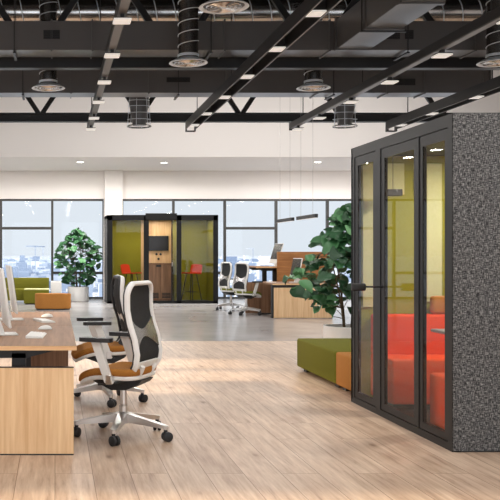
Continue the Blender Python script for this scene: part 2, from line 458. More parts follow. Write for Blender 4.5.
truss('dark steel truss crossing right in front of the white bulkhead', 19.8)

# lighting tracks and their lamps
TR = [0.715, 2.78, 4.85, 6.90]
TRN = ['leftmost', 'second from left', 'third from left', 'rightmost']
LY = [9.6, 11.28, 13.04, 14.75, 16.5, 17.95]
tracks = []
for i, x in enumerate(TR):
    wide = i % 2 == 1
    o = thing('light_track', '%s of the four long tracks carrying flat lamps under the ceiling' % TRN[i], 'lighting track', (x, 8, 3.95), 0, 'lighting tracks under the ceiling')
    y0, y1 = -12.0, 10.4
    if wide:
        b = MB().box(-0.1, -0.088, y0, y1, 0, 0.17).box(0.088, 0.1, y0, y1, 0, 0.17).box(-0.088, 0.088, y0, y1, 0.15, 0.17)
        b.build('channel', M['steel'], o, False)
        MB().box(-0.106, -0.09, y0, y1, -0.006, 0.0).box(0.09, 0.106, y0, y1, -0.006, 0.0).build('rim', M['greytrack'], o, False)
        MB().box(-0.1, 0.1, y1, y1+0.02, 0.06, 0.17).box(-0.1, -0.08, y1, y1+0.12, -0.05, 0.17).box(0.08, 0.1, y1, y1+0.12, -0.05, 0.17).box(-0.1, 0.1, y1+0.1, y1+0.12, -0.05, -0.02).build('end_bracket', M['steel'], o, False)
    else:
        MB().box(-0.055, 0.055, y0, y1, 0.01, 0.12).build('channel', M['steel'], o, False)
        MB().box(-0.045, 0.045, y0, y1, -0.002, 0.01).build('rim', M['greytrack'], o, False)
        MB().box(-0.06, 0.06, y1, y1+0.03, -0.03, 0.13).build('end_bracket', M['steel'], o, False)
    for yy in (-8, -3, 2.0, 6.2, 9.6):
        MB().bar((0, yy, 0.12), (0, yy, DECK-3.95), 0.014, 0.014).build('hanger_rod', M['steel'], o, False)
ORD = ['nearest', 'second', 'third', 'fourth', 'fifth', 'farthest']
lp = None; lw = None
for i, x in enumerate(TR):
    for k, y in enumerate(LY):
        px = 55+x*900/y
        if px > 515: continue
        lab = '%s visible flat white lamp on the %s lighting track' % (ORD[k], TRN[i])
        if i % 2 == 0:
            if lp is None:
                lp = thing('track_lamp', lab, 'ceiling lamp', (x, y, 3.95), 0, 'flat lamps on the lighting tracks')
                MB().box(-0.095, 0.095, -0.105, 0.105, -0.082, -0.06, 0.006, 1).build('lamp_panel', M['lamp'], lp)
                MB().box(-0.02, 0.02, -0.04, 0.04, -0.06, 0.0).box(-0.09, 0.09, -0.1, 0.1, -0.062, -0.05).build('lamp_mount', M['steel'], lp, False)
            else: dup(lp, (x, y, 3.95), None, lab)
        else:
            if lw is None:
                lw = thing('track_lamp', lab, 'ceiling lamp', (x, y, 3.95), 0, 'flat lamps on the lighting tracks')
                MB().box(-0.086, 0.086, -0.11, 0.11, 0.0, 0.02, 0.004, 1).build('lamp_panel', M['lamp'], lw)
                MB().box(-0.08, 0.08, -0.1, 0.1, 0.02, 0.15).build('lamp_mount', M['steel'], lw, False)
            else: dup(lw, (x, y, 3.95), None, lab)

# round air diffusers on spiral pipes
def helix(r, z0, z1, turns, n=18, tilt=0.0):
    return [(r*math.cos(2*PI*k/n), r*math.sin(2*PI*k/n), z0+(z1-z0)*k/(n*turns)) for k in range(int(n*turns)+1)]
def diffuser(label, x, y, z=4.1, full=True):
    o = thing('air_diffuser', label, 'air diffuser', (x, y, z), 0, 'round steel air diffusers')
    MB().lathe([(0.14, 0.05), (0.14, 0.07), (0.2, 0.045), (0.262, 0.012), (0.274, 0.0), (0.262, -0.008), (0.235, 0.004), (0.225, 0.01)], seg=40, cap=False).build('rim', M['lampcone'], o)
    b = MB()
    for r in (0.185, 0.135, 0.085):
        b.lathe([(r+0.012, 0.0), (r+0.004, -0.012), (r-0.004, 0.004), (r-0.006, 0.03)], seg=36, cap=False)
    b.lathe([(0.05, 0.0), (0.03, -0.010), (0.001, -0.012)], seg=24, cap=False)
    MB().lathe([(0.232, 0.022), (0.15, 0.034), (0.001, 0.036)], seg=24, cap=False).build('throat', M['duct'], o)
    b.build('cone_plate', M['chrome'], o)
    MB().lathe([(0.14, 0.05), (0.14, DECK-z)], seg=32, cap=False).build('spiral_pipe', M['pipe'], o)
    b = MB().tube(helix(0.146, 0.16, 0.16+0.155*11, 11), 0.0055, 6)
    b.lathe([(0.141, 0.085), (0.152, 0.09), (0.152, 0.12), (0.141, 0.125)], seg=32, cap=False)
    b.build('spiral_seam', M['lampcone'], o)
diffuser('round steel diffuser at the top edge, biggest, right of the hanging spiral pipe', 1.85, 9.86)
diffuser('round steel diffuser on a spiral pipe in front of the nearest duct, left of centre', 1.89, 12.76)
diffuser('round steel diffuser on a spiral pipe cut by the right picture edge', 6.27, 12.76)
diffuser('round steel diffuser between the two ducts at far left', -0.11, 14.7)
diffuser('round steel diffuser between the two ducts right of centre', 4.22, 14.7)
def sleeve(label, x, y):
    o = thing('air_outlet', label, 'air outlet', (x, y, 4.08), 0, 'dark flared air outlets')
    MB().lathe([(0.25, 0.0), (0.262, 0.004), (0.262, 0.02), (0.24, 0.03)], seg=36, cap=False).build('rim', M['chrome'], o)
    MB().lathe([(0.14, 0.03), (0.17, 0.25), (0.21, 0.5), (0.21, 1.2)], seg=32, cap=True).build('sleeve_body', M['duct'], o)
    b = MB()
    for z, r in ((0.16, 0.245), (0.3, 0.232), (0.44, 0.222), (0.56, 0.216)):
        b.tube([(r*math.cos(2*PI*k/28), r*math.sin(2*PI*k/28), z+0.02*math.sin(2*PI*k/28)) for k in range(28)], 0.007, 6, closed=True)
    for k in range(6):
        a = 2*PI*k/6+0.2; b.tube([(0.25*math.cos(a), 0.25*math.sin(a), 0.02), (0.215*math.cos(a), 0.215*math.sin(a), 0.58)], 0.007, 6)
    b.build('wire_cage', M['lampcone'], o)
sleeve('dark flared air outlet in a wire cage beside the leftmost track end', 1.78, 19.06)
sleeve('dark flared air outlet in a wire cage above the booth corner', 6.14, 19.06)

# ------------------------------------------------------------------ soffit downlights
for i, (x, y) in enumerate(((0.7, 25.0), (3.05, 25.2), (7.3, 25.0))):
    o = thing('recessed_downlight', ['small round downlight in the soffit above the left plant', 'small round downlight in the soffit above the far pod', 'small round downlight in the soffit above the pendant bars'][i], 'downlight', (x, y, SOF), 0, 'soffit downlights')
    MB().lathe([(0.09, 0.0), (0.12, -0.008), (0.12, 0.0)], seg=28, cap=False).build('trim_ring', M['whiteplastic'], o)
    MB().lathe([(0.09, -0.001), (0.001, -0.002)], seg=28, cap=False).build('lens', M['lampin'], o)

# ------------------------------------------------------------------ office chair
def rrect(w, z0, z1, r, n=8):
    pts = []
    for cx, cz, a0 in ((w-r, z1-r, 0), (-w+r, z1-r, PI/2), (-w+r, z0+r, PI), (w-r, z0+r, 1.5*PI)):
        for k in range(n+1):
            a = a0+PI/2*k/n; pts.append((cx+r*math.cos(a), cz+r*math.sin(a)))
    out = []
    for (a, b) in zip(pts, pts[1:]+pts[:1]):
        m = max(1, int(math.hypot(b[0]-a[0], b[1]-a[1])/0.05))
        for k in range(m): out.append((a[0]+(b[0]-a[0])*k/m, a[1]+(b[1]-a[1])*k/m))
    return out
BK = [(z_, x_+0.04) for z_, x_ in [(0.50, -0.15), (0.53, -0.205), (0.58, -0.238), (0.65, -0.248), (0.76, -0.228), (0.88, -0.188), (0.98, -0.168), (1.08, -0.166), (1.18, -0.182)]]
def backx(z):
    for (z0, x0), (z1, x1) in zip(BK, BK[1:]):
        if z <= z1:
            t = max(0, (z-z0)/(z1-z0)); t2 = t*t*(3-2*t)*0.3+t*0.7
            return x0+(x1-x0)*t2
    return BK[-1][1]
def office_chair(label, loc, rz, base_rot, seat_mat, group):
    """faces local +x"""
    o = thing('office_chair', label, 'office chair', loc, rz, group)
    # star base
    b = MB().lathe([(0.03, 0.10), (0.05, 0.105), (0.052, 0.17), (0.034, 0.19)], seg=24)
    cas = []
    for k in range(5):
        a = base_rot-rz+2*PI*k/5; ca, sa = math.cos(a), math.sin(a)
        P0 = (0.03*ca, 0.03*sa, 0.150); P1 = (0.36*ca, 0.36*sa, 0.108)
        b.bar(P0, P1, 0.07, 0.068, w2=0.046, h2=0.024)
        b.lathe([(0.001, 0.088), (0.021, 0.09), (0.021, 0.118), (0.012, 0.121), (0.001, 0.1215)], c=(0.36*ca, 0.36*sa, 0), seg=14, cap=False)
        cas.append((0.36*ca, 0.36*sa, a))
    b.build('star_base', M['alu'], o)
    for (cx, cy, a) in cas:
        t = a+0.9
        d = Vector((math.cos(t), math.sin(t), 0)); n = Vector((-d.y, d.x, 0)); c = Vector((cx, cy, 0))+d*0.012
        m = MB()
        for s in (-1, 1):
            p = c+n*s*0.018+Vector((0, 0, 0.037))
            m.tube([p-n*0.0125, p-n*0.009, p+n*0.009, p+n*0.0125], [0.031, 0.037, 0.037, 0.031], 20)
        m.tube([c+Vector((0, 0, 0.037))-n*0.012, c+Vector((0, 0, 0.037))+n*0.012], 0.022, 14)
        m.tube([Vector((cx, cy, 0.05)), Vector((cx, cy, 0.092))], 0.014, 12)
        m.build('caster', M['blackplastic'], o)
    MB().lathe([(0.034, 0.18), (0.034, 0.24), (0.026, 0.245), (0.024, 0.42)], seg=20).build('gas_column', M['alu'], o)
    # mechanism under the seat
    MB().prism([(-0.20, 0.452), (-0.17, 0.42), (-0.07, 0.372), (0.05, 0.365), (0.11, 0.39), (0.24, 0.44), (0.24, 0.452)], 'y', -0.12, 0.12).box(-0.06, -0.02, -0.26, 0.26, 0.43, 0.448, 0.005, 1).tube([(0.05, 0.1, 0.43), (0.06, 0.25, 0.425), (0.09, 0.27, 0.425)], 0.008, 8).build('tilt_mechanism', M['blackplastic'], o)
    # seat shell and cushion
    def sag(v):
        x, y, z = v; d = 0.0
        if x > 0.08: d -= 0.055*((x-0.08)/0.19)**2
        if x < -0.1: d += 0.012*((-0.1-x)/0.12)
        k = 1-0.10*max(0, (x-0.05)/0.2)**2
        return (x, y*k, z+d-0.012*(1-(y/0.25)**2))
    def slab(x0, x1, w, z0, z1, bev):
        bm = MB().box(x0, x1, -w, w, z0, z1)
        bmesh.ops.bevel(bm.bm, geom=[e for e in bm.bm.edges if abs(e.verts[0].co.z-e.verts[1].co.z) > 0.001], offset=0.075, segments=5, affect='EDGES', profile=0.5)
        bmesh.ops.bevel(bm.bm, geom=[e for e in bm.bm.edges if abs(e.verts[0].co.z-e.verts[1].co.z) < 1e-5 and len(e.link_faces) == 2 and any(abs(f.normal.z) < 0.5 for f in e.link_faces) and any(abs(f.normal.z) > 0.5 for f in e.link_faces)], offset=bev, segments=3, affect='EDGES', profile=0.5)
        for i in range(1, 12):
            xx = x0+(x1-x0)*i/12
            bmesh.ops.bisect_plane(bm.bm, geom=bm.bm.verts[:]+bm.bm.edges[:]+bm.bm.faces[:], plane_co=(xx, 0, 0), plane_no=(1, 0, 0))
        for i in range(1, 6):
            yy = -w+2*w*i/6
            bmesh.ops.bisect_plane(bm.bm, geom=bm.bm.verts[:]+bm.bm.edges[:]+bm.bm.faces[:], plane_co=(0, yy, 0), plane_no=(0, 1, 0))
        return bm.warp(sag)
    slab(-0.19, 0.295, 0.242, 0.458, 0.492, 0.012).build('seat_shell', M['whiteplastic'], o)
    slab(-0.195, 0.303, 0.25, 0.488, 0.545, 0.022).build('seat_cushion', seat_mat, o)
    # back frame: a rounded loop lying on the curved back
    loop = [(backx(z), y, z) for y, z in rrect(0.225, 0.515, 1.175, 0.085)]
    fr = MB().tube(loop, 0.018, 12, closed=True, flat=1.35)
    fr.tube([(-0.10, 0.10, 0.462), (-0.17, 0.11, 0.48), (-0.20, 0.12, 0.53), (-0.215, 0.13, 0.56)], 0.018, 10)
    fr.tube([(-0.10, -0.10, 0.462), (-0.17, -0.11, 0.48), (-0.20, -0.12, 0.53), (-0.215, -0.13, 0.56)], 0.018, 10)
    def rim(u, v):
        y = -0.21+0.42*u; z = 0.515+0.075*v
        return (backx(z)-0.004, y*(0.82+0.18*v), z)
    fr.sheet(rim, 10, 3, 0.016)
    fr.build('back_frame', M['whiteplastic'], o)
    MB().tube([(x+0.017, y*0.985, z) for x, y, z in loop], 0.016, 10, closed=True).build('back_rim', M['blackplastic'], o)
    ZC = 0.80
    def f(y): return 0.022+0.085*(abs(y)/0.205)**1.7
    def hw(z):      # half width following the rounded corners
        for ze, s in ((1.165, 1), (0.525, -1)):
            d = abs(z-ze)
            if d < 0.08 and ((s > 0 and z > 1.085) or (s < 0 and z < 0.605)):
                return 0.205-0.075*(1-math.sqrt(max(0, 1-((0.08-d)/0.08)**2)))
        return 0.213
    def bulge(y, z): return backx(z)+0.022*(1-(y/0.22)**2)
    def up(u, v):
        y0 = -1+2*u; z = ZC+f(y0*0.205)+(1.168-ZC-f(y0*0.205))*v; y = y0*hw(z); return (bulge(y, z), y, z)
    def lo(u, v):
        y0 = -1+2*u; z = 0.535+(ZC-f(y0*0.205)-0.535)*v; y = y0*hw(z); return (bulge(y, z), y, z)
    def mid(u, v):
        y = -0.203+0.406*u; h = f(y)+0.006; z = ZC-h+2*h*v; return (bulge(y, z)-0.008, y, z)
    MB().sheet(up, 14, 12, 0.008).sheet(lo, 14, 8, 0.008).build('back_mesh', M['mesh'], o)
    MB().sheet(mid, 18, 6, 0.014).build('lumbar_brace', M['lumbar'], o)
    # armrests
    for s in (-1, 1):
        a = MB()
        y = s*0.268
        a.hexa([(-0.035, y-0.013, 0.44), (0.03, y-0.013, 0.44), (0.03, y+0.013, 0.44), (-0.035, y+0.013, 0.44),
                (0.07, y-0.016, 0.742), (0.14, y-0.016, 0.742), (0.14, y+0.016, 0.742), (0.07, y+0.016, 0.742)])
        a.box(-0.03, 0.025, s*0.10, s*0.268, 0.432, 0.456, 0.006, 1)
        ao = a.build('armrest', M['whiteplastic'], o)
        p = MB().box(-0.025, 0.235, y-0.047, y+0.047, 0.742, 0.772, 0.0, 1)
        bmesh.ops.bevel(p.bm, geom=[e for e in p.bm.edges if abs(e.verts[0].co.z-e.verts[1].co.z) > 0.001], offset=0.03, segments=4, affect='EDGES', profile=0.5)
        p.build('arm_pad', M['blackplastic'], ao)
        MB().box(-0.028, 0.022, y-0.018, y+0.018, 0.43, 0.50, 0.005, 1).build('arm_bracket', M['alu'], ao)
    return o
office_chair('white mesh-back office chair with amber seat standing nearest to the viewer', (0.525, 6.90, 0), PI-math.radians(28), math.radians(38), M['tan'], 'white office chairs')
office_chair('white mesh-back office chair with amber seat behind the nearest one', (0.47, 8.55, 0), PI+math.radians(5), math.radians(60), M['tan'], 'white office chairs')
office_chair('white office chair with olive seat, right one of the pair at the far desks', (4.38, 20.6, 0), math.radians(26), math.radians(20), M['oliveseat'], 'white office chairs')
office_chair('white office chair with olive seat, left one of the pair at the far desks', (4.36, 22.3, 0), math.radians(20), math.radians(50), M['oliveseat'], 'white office chairs')

# ------------------------------------------------------------------ desks
def desk(label, x0, x1, y0, y1, h, end, group, front_x=1, mid=None):
    """end: None or (y, top height) of the wooden end panel; mid: (x0,x1,y,top) inner panel"""
    cx, cy = (x0+x1)/2, (y0+y1)/2
    o = thing('work_desk', label, 'desk', (cx, cy, 0), 0, group)
    w, d = (x1-x0)/2, (y1-y0)/2
    t = MB().box(-w, w, -d, d, h-0.032, h, 0.003, 1).build('tabletop', M['oaktop'], o)
    MB().box(-w, w, -d-0.0015, -d, h-0.031, h-0.001).box(w, w+0.0015, -d, d, h-0.031, h-0.001).build('edge_band', M['oakedge'], t, False)
    for s in (-1, 1):
        y = s*(d-0.22)
        m = MB()
        m.box(-0.05, 0.05, y-0.04, y+0.04, 0.03, h-0.07)
        m.box(-0.38*w/0.41, 0.38*w/0.41, y-0.035, y+0.035, 0.0, 0.03, 0.004, 1)
        m.hexa([(-0.30, y-0.04, h-0.105), (0.05, y-0.04, h-0.105), (0.05, y+0.04, h-0.105), (-0.30, y+0.04, h-0.105),
                (-w*0.9, y-0.04, h-0.033), (w*0.8, y-0.04, h-0.033), (w*0.8, y+0.04, h-0.033), (-w*0.9, y+0.04, h-0.033)])
        m.build('leg', M['blackplastic'], o, False)
    MB().box(-0.04, 0.04, -d+0.22, d-0.22, h-0.08, h-0.033).build('crossbar', M['blackplastic'], o, False)
    if end:
        y, zt = end
        p = MB().box(-w, w-0.02, y-cy, y-cy+0.03, 0.008, zt, 0.002, 1).build('end_panel', M['oak'], o)
        MB().box(-w, w-0.02, y-cy-0.001, y-cy+0.031, 0, 0.008).box(-w, w-0.02, y-cy-0.0005, y-cy+0.0305, zt, zt+0.006).build('panel_edging', M['blackplastic'], p, False)
    if mid:
        a, b, y, zt = mid
        MB().box(a-cx, b-cx, y-cy, y-cy+0.03, 0, zt).build('inner_panel', M['walnut'], o, False)  # darker wood paints in the shade under the desk
    return o
desk('oak topped desk nearest to the viewer, with wide oak end panel', -0.67, 0.15, 6.27, 8.075, 0.756, (6.25, 0.606), 'oak desks')
desk('oak topped desk right behind the nearest one, beside the second chair', -0.67, 0.15, 8.085, 9.93, 0.756, None, 'oak desks', mid=(-0.3, 0.12, 8.12, 0.62))
desk('far oak desk at normal height with oak end panel, beside the right plant', 4.70, 6.1, 19.45, 21.0, 0.75, None, 'oak desks')
desk('far oak desk raised to standing height behind the lower far desk', 4.74, 5.72, 21.2, 22.7, 1.09, None, 'oak desks')
o = thing('desk_end_panel', 'pale oak panel closing the end of the lower far desk', 'panel', (5.25, 19.5, 0))
MB().box(-0.52, 0.75, -0.05, -0.02, 0.01, 0.66).build('panel_board', M['oak'], o, False)
MB().box(-0.52, 0.45, 0.0, 0.06, 0.62, 0.716).build('gap_fill_beam', M['blackplastic'], o, False)  # black undercarriage, with added fill closing the light gap under the top
MB().box(-0.56, -0.525, -0.05, 0.06, 0, 0.716).build('panel_post', M['blackplastic'], o, False)
o = tag(MB().box(-0.38, 0.45, -0.015, 0.015, 0, 0.73).build('modesty_panel', M['walnut'], None, False, (4.86, 21.15, 0)), 'dark oak panel between the two far desks, behind the chairs', 'panel')
o = thing('divider_screen', 'warm brown wooden screen standing behind the lower far desk', 'screen', (5.75, 21.08, 0.0))
MB().box(-0.55, 0.62, -0.02, 0.02, 0.68, 1.44, 0.004, 1).build('screen_board', M['screenwood'], o)
MB().box(-0.3, -0.26, -0.02, 0.02, 0, 0.68).box(0.3, 0.34, -0.02, 0.02, 0, 0.68).build('screen_foot', M['blackplastic'], o, False)

# ------------------------------------------------------------------ computers
def monitor(label, loc, rz, group, w=0.60, hgt=0.46, tilt=0.14):
    """screen faces local +x; foot on the desk"""
    o = thing('computer_monitor', label, 'monitor', loc, rz, group)
    def T(v):
        x, y, z = v; z0 = 0.075
        return (x*math.cos(tilt)-(z-z0)*math.sin(tilt)+0.05, y, z0+(z-z0)*math.cos(tilt)+x*math.sin(tilt))
    MB().box(-0.02, 0.0, -w/2, w/2, 0.075, 0.075+hgt, 0.006, 2).warp(T).build('housing', M['whiteplastic'], o)
    MB().box(0.0, 0.003, -w/2+0.014, w/2-0.014, 0.18, 0.075+hgt-0.014).warp(T).build('screen', M['screen'], o, False)
    MB().prism([(-0.02, 0.0), (0.02, 0.0), (-0.07, 0.28), (-0.085, 0.28), (-0.085, 0.0)], 'y', -0.07, 0.07).build('stand', M['whiteplastic'], o)
    MB().box(-0.1, 0.12, -0.1, 0.1, 0.0, 0.012, 0.004, 1).build('foot', M['whiteplastic'], o)
    return o
def keyboard(label, loc, rz):
    o = thing('keyboard', label, 'keyboard', loc, rz, 'white keyboards')
    MB().hexa([(-0.065, -0.19, 0), (0.065, -0.19, 0), (0.065, 0.19, 0), (-0.065, 0.19, 0), (-0.065, -0.19, 0.018), (0.065, -0.19, 0.008), (0.065, 0.19, 0.008), (-0.065, 0.19, 0.018)]).build('keyboard_body', M['whiteplastic'], o, False)
    k = MB()
    for i in range(5):
        for j in range(14):
            x = -0.058+0.0235*i; y = -0.182+0.0262*j; z = 0.0185-0.077*(x+0.065)
            k.box(x, x+0.019, y, y+0.021, z-0.003, z+0.003)
    k.build('keys', M['white'], o, False)
def mouse(label, loc, rz):
    o = thing('computer_mouse', label, 'mouse', loc, rz, 'white mice')
    m = MB()
    def f(u, v):
        a = 2*PI*u; r = math.sin(PI/2*v); return (-0.06*r*math.cos(a), 0.034*r*math.sin(a), 0.003+0.034*math.cos(PI/2*v)*(1-0.15*math.cos(a)*r))
    m.sheet(f, 24, 8); bmesh.ops.remove_doubles(m.bm, verts=m.bm.verts[:], dist=1e-5)
    m.lathe([(0.001, 0.0), (0.9, 0.0), (1.0, 0.003)], seg=24, cap=False).build('mouse_shell', M['whiteplastic'], o) if False else m.build('mouse_shell', M['whiteplastic'], o)
    MB().tube([(0.03, -0.004, 0.027), (0.03, 0.004, 0.027)], 0.008, 12).build('scroll_wheel', M['blackplastic'], o)
DT = 0.756
monitor('white monitor seen edge-on at the left picture edge, on the nearest desk', (-0.42, 7.15, DT), math.radians(8), 'white monitors')
monitor('white monitor seen edge-on behind the first one, on the second desk', (-0.43, 8.75, DT), math.radians(7), 'white monitors')
keyboard('white keyboard on the nearest oak desk', (-0.145, 7.02, DT), math.radians(-4))
keyboard('white keyboard on the second oak desk, farther back', (-0.105, 8.55, DT), math.radians(14))
mouse('white mouse beside the keyboard on the nearest desk', (-0.085, 7.62, DT), math.radians(10))
mouse('white mouse on the second oak desk, farther back', (-0.08, 9.1, DT), math.radians(-6))
monitor('white monitor with grey screen on the raised far desk', (5.28, 21.6, 1.09), PI+math.radians(5), 'white monitors', w=0.6, hgt=0.5, tilt=0.3)
monitor('white monitor with grey screen on the lower far desk, beside the plant', (5.40, 20.2, 0.75), PI+math.radians(4), 'white monitors', w=0.6, hgt=0.48, tilt=0.2)
keyboard('white keyboard on the lower far oak desk', (4.85, 20.2, 0.75), 0.05)

# pendant light bars over the far desks
for i, (y0, y1) in enumerate(((18.25, 19.65), (20.05, 21.45))):
    o = thing('pendant_light', ['black pendant light bar over the far desks, the right one', 'black pendant light bar over the far desks, the left one'][i], 'pendant lamp', (5.3, (y0+y1)/2, 2.13), 0, 'black pendant bars')
    d = (y1-y0)/2
    MB().box(-0.035, 0.035, -d, d, 0.0, 0.075, 0.004, 1).build('bar_housing', M['blackplastic'], o)
    MB().box(-0.025, 0.025, -d+0.02, d-0.02, -0.004, 0.0).build('light_strip', M['lamp'], o, False)
    for y in (-d+0.25, d-0.25):
        MB().bar((0, y, 0.075), (0, y, DECK-2.13), 0.005, 0.005).build('suspension_wire', M['wire'], o, False)

# ------------------------------------------------------------------ plants
def leaf(m, base, d, up, ln, wd, rnd):
    d = Vector(d).normalized(); up = Vector(up); s = d.cross(up).normalized(); n = s.cross(d).normalized()
    nt, ns = 7, 4; curl = rnd.uniform(0.15, 0.5); fold = rnd.uniform(0.1, 0.35); wave = rnd.uniform(-0.03, 0.03)
    rows = []
    for i in range(nt+1):
        t = i/nt; w = wd*(max(0.0, math.sin(PI*min(1, t**1.25)))**0.62)*(0.72+0.34*t) if 0 < t < 1 else 0.004
        c = Vector(base)+d*ln*t-n*curl*ln*t*t
        rows.append([m.bm.verts.new(c+s*w*(j/ns*2-1)+n*(fold*w*abs(j/ns*2-1)+wave*math.sin(9*t+j))) for j in range(ns+1)])
    for i in range(nt):
        for j in range(ns): m.bm.faces.new((rows[i][j], rows[i][j+1], rows[i+1][j+1], rows[i+1][j]))
def plant(label, loc, pot_r, pot_h, prof, nl, ln, seed, extra=()):
    rnd = random.Random(seed)
    o = thing('potted_fig', label, 'potted plant', loc, 0, 'fiddle leaf figs in white pots')
    MB().lathe([(0.001, 0.0), (pot_r*0.96, 0.0), (pot_r, 0.015), (pot_r, pot_h-0.006), (pot_r-0.006, pot_h), (pot_r-0.02, pot_h), (pot_r-0.02, pot_h-0.07)], seg=48, cap=False).build('pot', M['pot'], o)
    MB().lathe([(pot_r-0.02, pot_h-0.045), (pot_r*0.5, pot_h-0.03), (0.001, pot_h-0.025)], seg=28, cap=False).build('soil', M['soil'], o)
    ztop = prof[-1][0]
    def R(z):
        for (z0, r0), (z1, r1) in zip(prof, prof[1:]):
            if z <= z1: return r0+(r1-r0)*max(0, (z-z0)/(z1-z0))
        return prof[-1][1]
    st = MB(); lv = MB(); stems = []
    for k in range(4):
        a = k*2*PI/4+rnd.uniform(0, 0.8); hh = ztop*(1.0 if k == 0 else rnd.uniform(0.72, 0.9)); lean = 0.02 if k == 0 else rnd.uniform(0.1, 0.28)
        pts = [(0.06*math.cos(a)+lean*math.cos(a)*(t**1.5), 0.06*math.sin(a)+lean*math.sin(a)*(t**1.5), pot_h-0.05+(hh-0.12-pot_h)*t) for t in [i/8 for i in range(9)]]
        st.tube(pts, [0.016-0.011*i/8 for i in range(9)], 8); stems.append(pts)
    for k in range(nl):
        z = prof[0][0]+(ztop-prof[0][0])*((k+rnd.random())/nl)
        r = R(z)*(0.35+0.65*math.sqrt(rnd.random())); a = k*2.399+rnd.uniform(-0.5, 0.5)
        tip = Vector((r*math.cos(a), r*math.sin(a), z))
        l = ln*rnd.uniform(0.72, 1.2)
        out = Vector((math.cos(a), math.sin(a), 0))
        d = (out*rnd.uniform(0.5, 1.0)+Vector((rnd.uniform(-.45, .45), rnd.uniform(-.45, .45), rnd.uniform(-0.35, 0.75)))).normalized()
        base = tip-d*l*0.75
        # petiole to the closest stem
        sp = min((Vector(p) for s in stems for p in s), key=lambda p: (p-base-Vector((0, 0, -0.08))).length)
        if (sp-base).length > 0.03: st.tube([sp, (sp+base)/2+Vector((0, 0, 0.01)), base+d*0.02], [0.006, 0.005, 0.003], 5)
        up = Vector((out.x*0.5+rnd.uniform(-.5, .5), out.y*0.5-0.45+rnd.uniform(-.5, .3), 1.0))
        leaf(lv, base, d, up, l, l*rnd.uniform(0.34, 0.43), rnd)
    st.build('stem', M['bark'], o)
    lv.build('foliage', M['leaf'], o, True, fix=False)
plant('tall leafy fig in white pot by the window behind the amber pouf', (0.68, 26.4, 0), 0.31, 0.43,
      [(0.55, 0.42), (0.75, 0.56), (1.1, 0.66), (1.5, 0.72), (1.75, 0.55), (1.95, 0.25), (2.1, 0.12)], 210, 0.25, 3)
plant('big leafy fig in white pot behind the olive ottoman, beside the booth', (3.78, 11.6, 0), 0.31, 0.47,
      [(0.70, 0.40), (0.85, 0.62), (1.08, 0.84), (1.3, 0.64), (1.55, 0.48), (1.72, 0.28), (1.98, 0.14)], 215, 0.235, 21)

# ------------------------------------------------------------------ soft seating
def soft(m, *a, bev=0.025, seg=4): return m.box(*a, bev, seg)
o = thing('ottoman', 'low olive felt ottoman block in front of the right plant', 'ottoman', (3.5, 10.05, 0))
soft(MB(), -0.6, 0.6, -0.73, 0.75, 0.045, 0.385).build('seat_block', M['olive'], o)
for x in (-0.48, 0.48):
    for y in (-0.6, 0.6): MB().box(x-0.06, x+0.06, y-0.06, y+0.06, 0, 0.05).build('foot', M['blackplastic'], o, False)
o = thing('ottoman', 'low amber felt ottoman block between the olive one and the booth', 'ottoman', (3.5, 8.93, 0))
soft(MB(), -0.6, 0.6, -0.36, 0.375, 0.045, 0.385).build('seat_block', M['orange'], o)
for x in (-0.48, 0.48):
    for y in (-0.28, 0.28): MB().box(x-0.06, x+0.06, y-0.06, y+0.06, 0, 0.05).build('foot', M['blackplastic'], o, False)
o = thing('pouf', 'long rounded amber pouf on the concrete before the olive sofa', 'pouf', (-0.05, 22.5, 0))
def stad(w, r, n=10):
    return [((w-r)*sx+r*math.cos(a0+PI*k/n), r*math.sin(a0+PI*k/n)) for sx, a0 in ((1, -PI/2), (-1, PI/2)) for k in range(n+1)]
m = MB().prism(stad(0.45, 0.22), 'z', 0.03, 0.40)
bmesh.ops.bevel(m.bm, geom=[e for e in m.bm.edges if abs(e.verts[0].co.z-e.verts[1].co.z) < 1e-5], offset=0.02, segments=3, affect='EDGES', profile=0.5)
m.build('cushion', M['orange'], o)
MB().prism(stad(0.42, 0.19), 'z', 0.0, 0.03).build('plinth', M['blackplastic'], o)
o = thing('sofa', 'long olive felt sofa with low back under the left window', 'sofa', (-0.95, 25.8, 0))
soft(MB(), -0.85, 0.78, -0.42, 0.35, 0.07, 0.40).build('seat', M['olive'], o)
soft(MB(), -0.85, 0.78, 0.12, 0.36, 0.38, 0.70).build('backrest', M['olive'], o)
for x in (-0.75, 0.68):
    for y in (-0.33, 0.28): MB().box(x-0.05, x+0.05, y-0.05, y+0.05, 0, 0.075).build('foot', M['blackplastic'], o, False)
o = thing('side_table', 'olive felt cube table with pale top before the olive sofa', 'side table', (-0.51, 24.95, 0))
soft(MB(), -0.345, 0.345, -0.3, 0.3, 0.03, 0.40, bev=0.012).build('cube_body', M['olive'], o)
MB().box(-0.34, 0.34, -0.3, 0.3, 0.40, 0.425, 0.004, 1).build('top_board', M['khaki'], o)
MB().box(-0.3, 0.3, -0.26, 0.26, 0, 0.03).build('plinth', M['blackplastic'], o, False)
o = thing('block_seat', 'white felt block seat between the olive sofa and the left plant', 'block seat', (0.03, 26.2, 0))
soft(MB(), -0.16, 0.16, -0.3, 0.3, 0.04, 0.60).build('cushion', M['whitefab'], o)
MB().box(-0.14, 0.14, -0.26, 0.26, 0, 0.04).build('plinth', M['blackplastic'], o, False)

